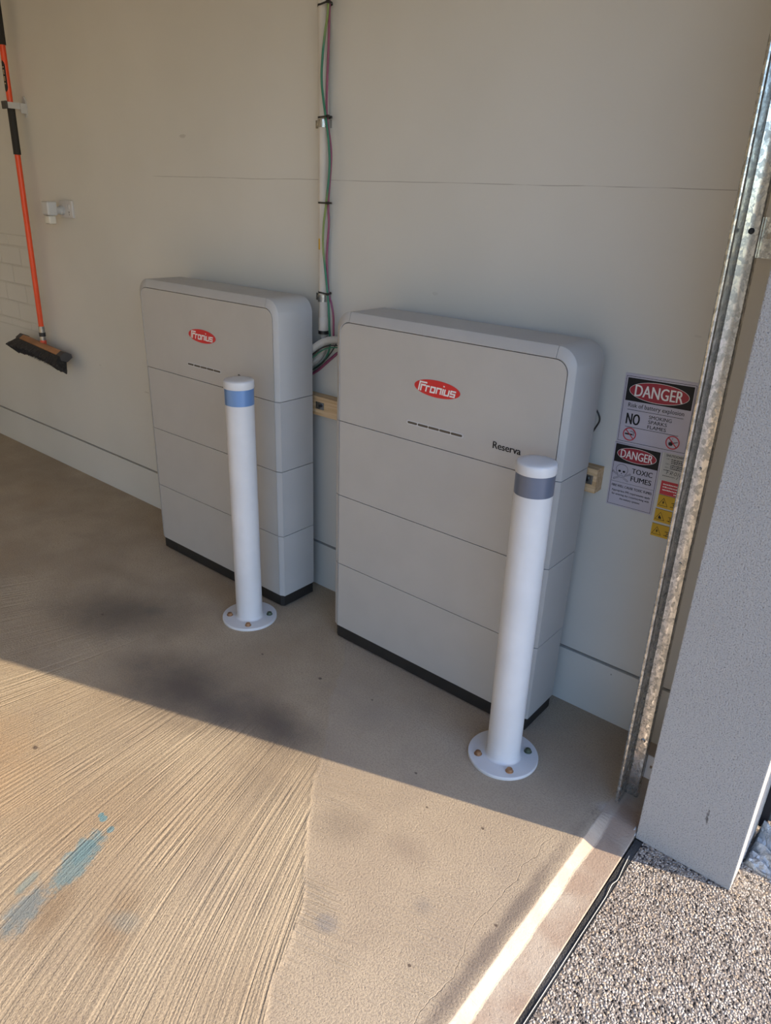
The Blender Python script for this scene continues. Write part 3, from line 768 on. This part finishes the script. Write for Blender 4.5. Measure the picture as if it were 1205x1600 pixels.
def prohibit(cx, cz, kind):
    a = Art(1)
    if kind == 0:
        a.rect(cx-.013, cz-.0022, cx+.008, cz+.0018); a.rect(cx+.0095, cz-.0022, cx+.0115, cz+.0018)
        a.stroke([(cx+.009, cz+.003), (cx+.011, cz+.006), (cx+.006, cz+.008), (cx+.002, cz+.0075), (cx+.003, cz+.011)], .0011)
        a.stroke([(cx+.012, cz+.003), (cx+.0135, cz+.0075), (cx+.009, cz+.0105), (cx+.007, cz+.012)], .0011)
    else:
        a.poly([(cx-.009, cz-.009), (cx-.0105, cz-.003), (cx-.008, cz+.002), (cx-.0065, cz-.001), (cx-.004, cz+.006), (cx+.001, cz+.001), (cx+.0015, cz-.004), (cx-.001, cz-.009)])
        a.stroke([(cx-.002, cz-.002), (cx+.013, cz+.003)], .0018); a.stroke([(cx-.002, cz+.008), (cx-.0005, cz+.012)], .001)
    sy = a.done('pictogram', MT['ink'], s1, y1)
    a = Art(3); a.ring(cx, cz, .0182, .0182, .0028, 40)
    k = .0165*.707
    a.stroke([(cx-k, cz+k), (cx+k, cz-k)], .0026)
    tag(a.done('prohibition_ring', MT['labelred'], s1, y1), 'red prohibition ring')
prohibit(-.0605, -.0665, 0); prohibit(.0555, -.0665, 1)
s2, y2 = board('danger_sign', .9075, .8035, .131, .184, math.radians(.9), MT['sign'], 'lower white danger sign reading TOXIC FUMES with a skull and crossbones', 'sign')
a = Art(1); a.frame(-.0610, -.0875, .0610, .0870, .0010); a.done('border', MT['ink'], s2, y2)
danger_head(s2, y2, -.0610, .0610, .0365, .0870, 0, .0630, .0545, .0205, .0445, .0115)
a = Art(1)
a.text('TOXIC', -.0065, .0505, .0125, .0270, bold=.018); a.text('FUMES', -.0065, .0505, -.0100, .0045, bold=.018)
a.rect(-.0600, -.0205, .0600, -.0198)
a.text('FIRE WILL CAUSE TOXIC FUMES', -.0565, .0565, -.0350, -.0280, bold=.03)
a.text('Appropriate PPE requirements apply', -.0545, .0545, -.0500, -.0425, bold=.02)
a.text('for entering the room/working with', -.0530, .0530, -.0610, -.0535, bold=.02)
a.text('the battery systems', -.0290, .0290, -.0720, -.0650, bold=.02)
a.done('lettering', MT['ink'], s2, y2)
a = Art(1); cx, cz = -.0345, .0105
a.ring(cx, cz+.006, .0170, .0155, .0009, 40, -PI*.18, PI*1.18)
a.stroke([(cx-.0145, cz-.002), (cx-.0105, cz-.008), (cx-.0085, cz-.0150), (cx, cz-.0175), (cx+.0085, cz-.0150), (cx+.0105, cz-.008), (cx+.0145, cz-.002)], .0009)
a.ell(cx-.0062, cz+.001, .0038, .0030, 14); a.ell(cx+.0062, cz+.001, .0038, .0030, 14)
a.poly([(cx, cz-.003), (cx-.002, cz-.0065), (cx+.002, cz-.0065)])
for i in range(-2, 3): a.rect(cx+i*.0028-.0004, cz-.0135, cx+i*.0028+.0004, cz-.0095)
for s in (-1, 1):
    a.stroke([(cx+s*.0115, cz-.008), (cx+s*.0225, cz-.003), (cx+s*.0235, cz-.0005), (cx+s*.0255, cz-.002), (cx+s*.0255, cz-.0055), (cx+s*.0225, cz-.0060), (cx+s*.0110, cz-.0115)], .0008)
    a.stroke([(cx+s*.0090, cz-.0165), (cx+s*.0200, cz-.0215), (cx+s*.0215, cz-.0245), (cx+s*.0185, cz-.0255), (cx+s*.0165, cz-.0235), (cx+s*.0060, cz-.0185)], .0008)
tag(a.done('skull_and_crossbones', MT['ink'], s2, y2), 'black outline skull and crossbones')
# shutdown label
s3, y3 = board('shutdown_label', 1.0315, .8585, .112, .0800, math.radians(.9), MT['label'], 'small off-white shutdown label with handwriting, partly behind the door track', 'label', t=.0008)
def dashes(a, x0, x1, z, h, seed):
    rnd = random.Random(seed); x = x0
    while x < x1:
        w_ = rnd.uniform(.0012, .0045); w_ = min(w_, x1-x); a.rect(x, z, x+w_, z+h*rnd.uniform(.75, 1.1)); x += w_+.0011
a = Art(1); a.rect(-.054, .0385, .054, .0391)
a.text('SHUTDOWN PROCEDURE', -.0480, .0500, .0280, .0345, bold=.02)
a.text('STEP 1', -.0470, -.0360, .0205, .0235); a.text('STEP 2', -.0470, -.0360, .0065, .0095); a.text('STEP 3', -.0470, -.0360, -.0035, -.0005)
for k, z in enumerate((.0205, .0155, .0110, .0050, .0005)): dashes(a, -.0330, .048, z, .0028, 40+k)
dashes(a, -.0330, .040, -.0045, .0028, 51); dashes(a, -.049, -.036, -.0105, .0022, 52); dashes(a, -.049, -.016, -.0265, .0018, 53)
a.done('lettering', MT['ink'], s3, y3)
a = Art(2); hx, hz = -.0400, -.0200
def hw(pts, dx): a.stroke([(hx+dx+x*.0080+z*.0022, hz+z*.0100) for x, z in pts], .0011)
hw([(0, 0), (0, 1)], 0); hw([(-.2, 1), (.9, 1.05)], 0); hw([(0, .5), (.6, .55)], 0)
hw([(0, 0), (0, 1), (.7, .9), (.6, .5), (0, .5), (.8, 0)], .0095); hw([(.4, 0), (0, .4), (.3, 1), (.8, .8), (.8, .2), (.4, 0)], .0190)
hw([(0, 0), (.1, 1), (.7, 0), (.8, 1)], .0290); hw([(.2, 0), (.2, 1)], .0385); hw([(0, 1), (.1, .1), (.6, .1), (.7, 1)], .0440); hw([(.7, 1), (.1, .8), (.6, .4), (0, 0)], .0530)
hw([(0, -.9), (.2, -.1)], .030); hw([(.3, -.8), (.5, -.4), (.9, -.3), (.7, -.9)], .036)
tag(a.done('handwriting', MT['ink'], s3, y3), 'black marker handwriting')
s4, y4 = board('warning_label', 1.0335, .7995, .100, .0385, math.radians(.6), MT['labelred'], 'red label with white lines of text, below the shutdown label', 'label', t=.0008)
a = Art(1)
for k, (z, x1) in enumerate(((.0085, .012), (.0005, .030), (-.0075, .004), (-.0150, .046))): dashes(a, -.044 if k < 3 else -.012, x1, z, .0035, 70+k)
a.done('lettering', MT['white'], s4, y4)
for k, (z, lab, sym) in enumerate(((.7605, 'topmost yellow warning label, directly under the red label', 0), (.7190, 'middle yellow warning label, with a flame triangle', 1), (.6755, 'lowest yellow warning label, at the bottom of the stack by the track', 0))):
    s, y = board('warning_label', 1.0335-.001*k, z, .100, .0375, math.radians(.6), MT['yellow'], lab, 'label', 'yellow warning labels beside the door track', t=.0008)
    a = Art(1); a.rect(-.0500, .0180, .0500, .0188)
    tx, tz = -.0345, -.0025
    a.stroke([(tx-.0125, tz-.0095), (tx+.0125, tz-.0095), (tx, tz+.0125)], .0010, True)
    if sym == 0: a.poly([(tx+.0020, tz+.0075), (tx-.0030, tz-.0005), (tx-.0003, tz-.0005), (tx-.0015, tz-.0065), (tx+.0035, tz+.0015), (tx+.0008, tz+.0015)])
    else:
        a.poly([(tx-.0035, tz-.0065), (tx-.0045, tz-.0020), (tx-.0010, tz+.0045), (tx+.0005, tz+.0010), (tx+.0040, tz-.0030), (tx+.0030, tz-.0065)])
    a.text('WARNING', .0060-.008, .0480, .0060, .0125, bold=.03)
    dashes(a, -.012, .044, .0000, .0028, 90+k); dashes(a, -.008, .044, -.0055, .0028, 95+k); dashes(a, -.014, .040, -.0110, .0028, 99+k)
    a.done('lettering', MT['ink'], s, y)

# ------------------------------------------------------------------ garage door track and its brackets
tr = empty('garage_door_track', (1.15, -.25, 0), 'tall galvanised garage door track standing beside the rendered nib', 'door track')
bm = bmesh.new()
ctr = [(.0115, .018), (.0120, .0015), (.0105, 0), (-.0165, 0), (-.0185, -.0015), (-.0190, -.048)]
# curled lip
for i in range(13):
    a_ = -.35+i*PI*1.55/12
    ctr.append((-.0240+.0050*math.cos(a_), -.0500-.0050*math.sin(a_)))
t_ = .0009
def offs(P, t):
    out = []
    for i in range(len(P)):
        a_, b_ = Vector(P[max(i-1, 0)]), Vector(P[min(i+1, len(P)-1)]); d_ = (b_-a_).normalized(); out.append(Vector(P[i])+Vector((-d_.y, d_.x))*t)
    return out
L_, R_ = offs(ctr, t_), offs(ctr, -t_)
zs = [0.002, .6, 1.2, 1.8, 2.25]
def leanx(z): return -.010*z
cols = [[(bm.verts.new((p.x+leanx(z), p.y, z)), bm.verts.new((q.x+leanx(z), q.y, z))) for p, q in zip(L_, R_)] for z in zs]
n_ = len(ctr)
for A, B in zip(cols, cols[1:]):
    for i in range(n_-1):
        bm.faces.new([A[i][0], A[i+1][0], B[i+1][0], B[i][0]]); bm.faces.new([A[i][1], A[i+1][1], B[i+1][1], B[i][1]])
    for i in (0, n_-1): bm.faces.new([A[i][0], A[i][1], B[i][1], B[i][0]])
for A in (cols[0], cols[-1]):
    for i in range(n_-1): bm.faces.new([A[i][0], A[i][1], A[i+1][1], A[i+1][0]])
link('channel', bm, MT['galv'], tr, True)
for z, x in ((1.4495, -.003), (.9564, -.004), (.7185, -.004), (.1925, -.002)):
    bm = bmesh.new(); big = z in (1.4495, .1925)
    r = .0060 if big else .0032
    lathe(bm, [(0, 0), (r, 0), (r, .0008), (r*.62, .0026), (0, .0022)], 18)
    bmesh.ops.rotate(bm, verts=bm.verts, cent=(0, 0, 0), matrix=Matrix.Rotation(PI/2, 3, 'X')); bmesh.ops.translate(bm, verts=bm.verts, vec=(x+leanx(z), -.0009, z))
    link('bolt', bm, MT['plinth'] if z > 1.2 else MT['galv'], tr, True)
def bracket(z, label, mt):
    b = empty('track_bracket', (1.15, -.2330, z), label, 'bracket', 'brackets between track and nib')
    bm = bmesh.new(); x0 = leanx(z)+.0135
    box(bm, (x0, -.002, .0085), (XD-1.15, .001, .0375)); box(bm, (x0, -.002, -.0375), (XD-1.15, .001, -.0015+.000)); box(bm, (x0, -.002, -.0016), (x0+.010, .001, .0086)); box(bm, (XD-1.15-.006, -.002, -.0016), (XD-1.15, .001, .0086))
    box(bm, (XD-1.15-.003, -.0018, -.0375), (XD-1.15, .045, .0375))
    link('slotted_plate', bm, mt, b)
    bm = bmesh.new(); lathe(bm, [(0, 0), (.007, 0), (.007, .006), (0, .006)], 6); bmesh.ops.rotate(bm, verts=bm.verts, cent=(0, 0, 0), matrix=Matrix.Rotation(-PI/2, 3, 'Y')); bmesh.ops.translate(bm, verts=bm.verts, vec=(XD-1.15-.003, .026, 0))
    link('anchor_bolt', bm, MT['galv'], b)
    return b
bracket(1.438, 'upper slotted galvanised bracket joining the track to the nib', MT['galv'])
bracket(.105, 'lower slotted bracket joining the track to the nib near the floor', MT['caulk'])

# ------------------------------------------------------------------ broom and its holder
br = empty('broom', (-2.275, -.05, .78), 'orange-handled broom with black bristles hanging on the wall', 'broom')
HX = lambda z: (.046*(z-.79)/1.0 if z > .79 else 0)
def hp(z): return (-.010+.034*(z-.79), -.012, z-.78)
def seg(name, z0, z1, r, mt, parent=br, label=None, n=20):
    bm = bmesh.new(); a_, b_ = Vector(hp(z0)), Vector(hp(z1)); tube(bm, [a_, b_], r, n, spline=False)
    o = link(name, bm, mt, parent, True)
    if label: tag(o, label)
    return o
seg('handle', .800, 2.35, .0130, MT['orange'])
seg('grip', 1.615, 1.820, .0168, MT['grip'], label='dark foam grip')
seg('grip', 2.060, 2.36, .0168, MT['grip'], label='dark foam grip')
fr_ = seg('ferrule', .734, .808, .0150, MT['bright'], label='silver ferrule with dark band')
seg('band', .756, .776, .0165, MT['plinth'], fr_)
seg('socket', .706, .736, .0155, MT['orangemark'])
# maker's label on the handle: dark pill with pale lettering
bm = bmesh.new(); zz0, zz1 = 1.872, 2.000
for i in range(9):
    pass
N1, N2 = 14, 10; grid = []
for i in range(N1+1):
    z = zz0+(zz1-zz0)*i/N1; e = min(1, math.sin(PI*i/N1)*2.2)**.5 if 0 < i < N1 else .05
    c0 = Vector(hp(z)); row = []
    for j in range(N2+1):
        a_ = -PI/2+.25+(j/N2-.5)*1.7*e; row.append(bm.verts.new((c0.x+.0134*math.cos(a_), c0.y+.0134*math.sin(a_), c0.z)))
    grid.append(row)
for i in range(N1):
    for j in range(N2): bm.faces.new([grid[i][j], grid[i][j+1], grid[i+1][j+1], grid[i+1][j]])
lb = tag(link('handle_label', bm, MT['grip'], br, True), 'dark label on the orange handle')
bm = bmesh.new()
for i in range(11):
    z = 1.905+i*.0065; c0 = Vector(hp(z))
    for (a0, a1) in ((-1.35, -1.0), (-1.75, -1.55)):
        if (i+int(a0*10)) % 4 == 0: continue
        q = [(c0.x+.0137*math.cos(t), c0.y+.0137*math.sin(t), c0.z+dz) for t, dz in ((a0, 0), (a1, 0), (a1, .0042), (a0, .0042))]
        bm.faces.new([bm.verts.new(v) for v in q])
link('marking', bm, MT['timber'], lb)
# head: block along x with a slight droop to the right, bristles pushed out from the wall
head = bpy.data.objects.new('broom_head', None); C.objects.link(head); head.parent = br; head.location = (-.004, -.016, -.082); head.rotation_euler = (0, math.radians(4.2), 0)
def hblock(x0, x1, r0, r1, name, mt, bev=.004):
    bm = bmesh.new()
    A = [(-.034, .010), (-.010, .026), (.022, .012), (.026, -.004), (.0, -.022), (-.030, -.012)]
    prism(bm, [(y*r0, z*r0) for y, z in A], 'x', x0, x1, bev); return link(name, bm, mt, head)
hblock(-.205, .195, 1, 1, 'wooden_block', MT['wood'])
hblock(-.235, -.203, 1.12, 1, 'bumper', MT['bumper']); hblock(.193, .235, 1.12, 1, 'bumper', MT['bumper'])
bm = bmesh.new(); nx = 90; rows = []
BD = Vector((0, -.66, -.75)).normalized(); SD = Vector((0, -.75, .66))
for i in range(nx+1):
    t = i/nx; x = -.222+.444*t; fl = (t-.5)
    row = []
    for k, (s, l) in enumerate(((-.026, 0), (-.037, .050), (.037, .050), (.026, 0))):
        jit = random.uniform(-.006, .006) if l else 0
        p = Vector((x+fl*(.085 if l else 0), -.018, -.008))+BD*(l+jit+.008*math.cos(t*PI*2)*(1 if l else 0))+SD*(s+ (random.uniform(-.003, .003) if l else 0))
        row.append(bm.verts.new(p))
    rows.append(row)
for a_, b_ in zip(rows, rows[1:]):
    for k in range(4): bm.faces.new([a_[k], a_[(k+1) % 4], b_[(k+1) % 4], b_[k]])
bm.faces.new(rows[0]); bm.faces.new(rows[-1])
for i in range(1500):
    t = random.random(); x = -.222+.444*t; s = random.uniform(-1, 1); fl = t-.5
    p0 = Vector((x+fl*.07, -.018, -.008))+BD*.036+SD*s*.033; l = random.uniform(.014, .026)
    d_ = (BD+Vector((fl*.9+random.uniform(-.15, .15), 0, 0))+SD*(s*.2+random.uniform(-.1, .1))).normalized()
    q = Vector((.0009, 0, 0)); a_ = [bm.verts.new(p0-q), bm.verts.new(p0+q), bm.verts.new(p0+SD*.0011), bm.verts.new(p0+d_*l)]
    bm.faces.new([a_[0], a_[1], a_[3]]); bm.faces.new([a_[1], a_[2], a_[3]]); bm.faces.new([a_[2], a_[0], a_[3]])
tag(link('bristles', bm, MT['bristle'], head), 'thick black bristles')['kind'] = 'stuff'
hd = empty('broom_holder', (-2.224, 0, 1.82), 'pale plastic wall clip gripping the broom handle', 'clip')
bm = bmesh.new(); prism(bm, [(-.012+.018*math.cos(2*PI*i/24), .045*math.sin(2*PI*i/24)) for i in range(24)], 'y', -.006, 0, .001); link('wall_plate', bm, MT['device'], hd)
bm = bmesh.new(); prism(bm, [(.006, .012), (-.030, .016), (-.030, -.010), (.002, -.030)], 'y', -.030, -.005, .002); 
prism(bm, [(-.002, .013), (-.010, .013), (-.010, -.013), (-.002, -.013)], 'y', -.086, -.006, .003); link('arm', bm, MT['device'], hd)
bm = bmesh.new()
prism(bm, [(-.000, .016), (-.040, .016), (-.040, -.016), (-.000, -.016)], 'y', -.098, -.086, .003); tag(link('jaw', bm, MT['bumper'], hd), 'dark rubber jaw')

# ------------------------------------------------------------------ power outlet with plug-in device
ou = empty('power_outlet', (-1.966, 0, 1.385), 'white wall outlet plate to the right of the broom', 'power outlet')
bm = bmesh.new(); box(bm, (-.0575, -.011, -.0375), (.0575, 0, .0375), .004, 3); link('plate', bm, MT['outlet'], ou)
for x, z in ((.016, .012), (.034, .012)):
    bm = bmesh.new(); box(bm, (x-.0055, -.0145, z-.010), (x+.0055, -.010, z+.010), .0015); link('switch', bm, MT['outlet'], ou)
bm = bmesh.new()
for x, z, r in ((.024, -.012, 0.5), (.032, -.012, -.5), (.028, -.022, 0)):
    box(bm, (x-.0010, -.0116, z-.004), (x+.0010, -.0105, z+.004))
tag(link('socket_holes', bm, MT['ink'], ou), 'dark socket slots')
pd = empty('plug_in_light', (-2.000, -.011, 1.385), 'pale grey plug-in device with a small clear lens, plugged into the outlet', 'plug-in device')
bm = bmesh.new(); lathe(bm, [(0, 0), (.021, 0), (.021, .012), (.0165, .016), (.0165, .030), (.0215, .033), (.0215, .040), (0, .040)], 28); bmesh.ops.rotate(bm, verts=bm.verts, cent=(0, 0, 0), matrix=Matrix.Rotation(PI/2, 3, 'X')); bmesh.ops.translate(bm, verts=bm.verts, vec=(.004, 0, -.006)); link('plug', bm, MT['device'], pd, True)
bm = bmesh.new(); box(bm, (-.024, -.088, -.028), (.036, -.040, .033), .010, 4); link('body', bm, MT['device'], pd, True)
bm = bmesh.new(); box(bm, (-.018, -.084, -.066), (.030, -.048, -.0285), .009, 4); tag(link('lens', bm, MT['clear'], pd, True), 'clear ribbed lens')

# ------------------------------------------------------------------ door-line joint, string and sealant
bm = bmesh.new(); prism(bm, [(1.2045, -5.0), (1.2235, -5.0), (1.2235, -1.0), (1.2283, -.3615), (1.2090, -.3615), (1.2045, -1.0)], 'z', -.08, -.0250); tag(link('expansion_joint', bm, MT['foam']), 'black foam expansion joint between the garage slab and the driveway', 'joint filler')
bm = bmesh.new(); tube(bm, [(1.2170, -.425, -.0238), (1.2200, -.47, -.0238), (1.2235, -.51, -.0236), (1.2190, -.535, -.0225), (1.2205, -.56, -.0230), (1.2215, -.585, -.0238), (1.2200, -.70, -.0239), (1.2190, -.85, -.0239), (1.2175, -1.0, -.0239), (1.2165, -1.3, -.0239)], .0008, 6)
tag(link('string', bm, MT['string'], None, True), 'thin white string lying along the black expansion joint', 'string')
bm = bmesh.new(); bmesh.ops.create_icosphere(bm, subdivisions=3, radius=1)
for v in bm.verts:
    k = 1+.25*math.sin(v.co.x*5+1)*math.cos(v.co.y*4)+.15*math.sin(v.co.z*7); v.co = Vector((1.1985+v.co.x*.0075*k, -.350+v.co.y*.016*k, -.016+v.co.z*.014*k))
tag(link('sealant_blob', bm, MT['caulk'], None, True), 'small white blob of sealant at the foot of the rendered nib', 'sealant')
# ------------------------------------------------------------------ what shows past the outer edge of the nib
cl = empty('cladding_panel', (1.56, -.12, -.024), 'dark grey panelled cladding glimpsed past the outer edge of the nib', 'cladding')
bm = bmesh.new(); box(bm, (-.100, 0, .145), (.34, .05, .9), .002); box(bm, (-.100, 0, .05), (.34, .05, .141), .002); link('panel', bm, MT['boxgrey'], cl)  # the gap beside these panels is a solid black strip, its darkness painted
bm = bmesh.new(); box(bm, (-.117, -.012, .03), (-.100, .05, .9)); tag(link('dark_gap_strip', bm, MT['blackgap'], cl), 'black strip standing in for the dark gap')
bm = bmesh.new(); nx, ny = 34, 26; G = []
for i in range(nx+1):
    row = []
    for j in range(ny+1):
        u, v = i/nx, j/ny
        x = 1.445+.30*u; y = -.252+.115*v-.01*math.sin(u*7)+.02*u*0
        hgt = .004+.035*v+.010*math.sin(u*17+v*5)*math.sin(v*9+1)+.006*math.sin(u*31+v*21)+.004*math.sin(u*9-v*33)
        if v > .6: hgt += (v-.6)*.05*(1+.4*math.sin(u*23))
        if j == 0 or i == 0: hgt = .001
        row.append(bm.verts.new((x, y, -.024+max(.001, hgt))))
    G.append(row)
for i in range(nx):
    for j in range(ny): bm.faces.new([G[i][j], G[i+1][j], G[i+1][j+1], G[i][j+1]])
ps = tag(link('plastic_sheet', bm, MT['sheet'], None, True), 'crumpled silver plastic sheet on the driveway past the nib', 'plastic sheet')
sm = ps.modifiers.new('thick', 'SOLIDIFY'); sm.thickness = .0015; sm.offset = 1
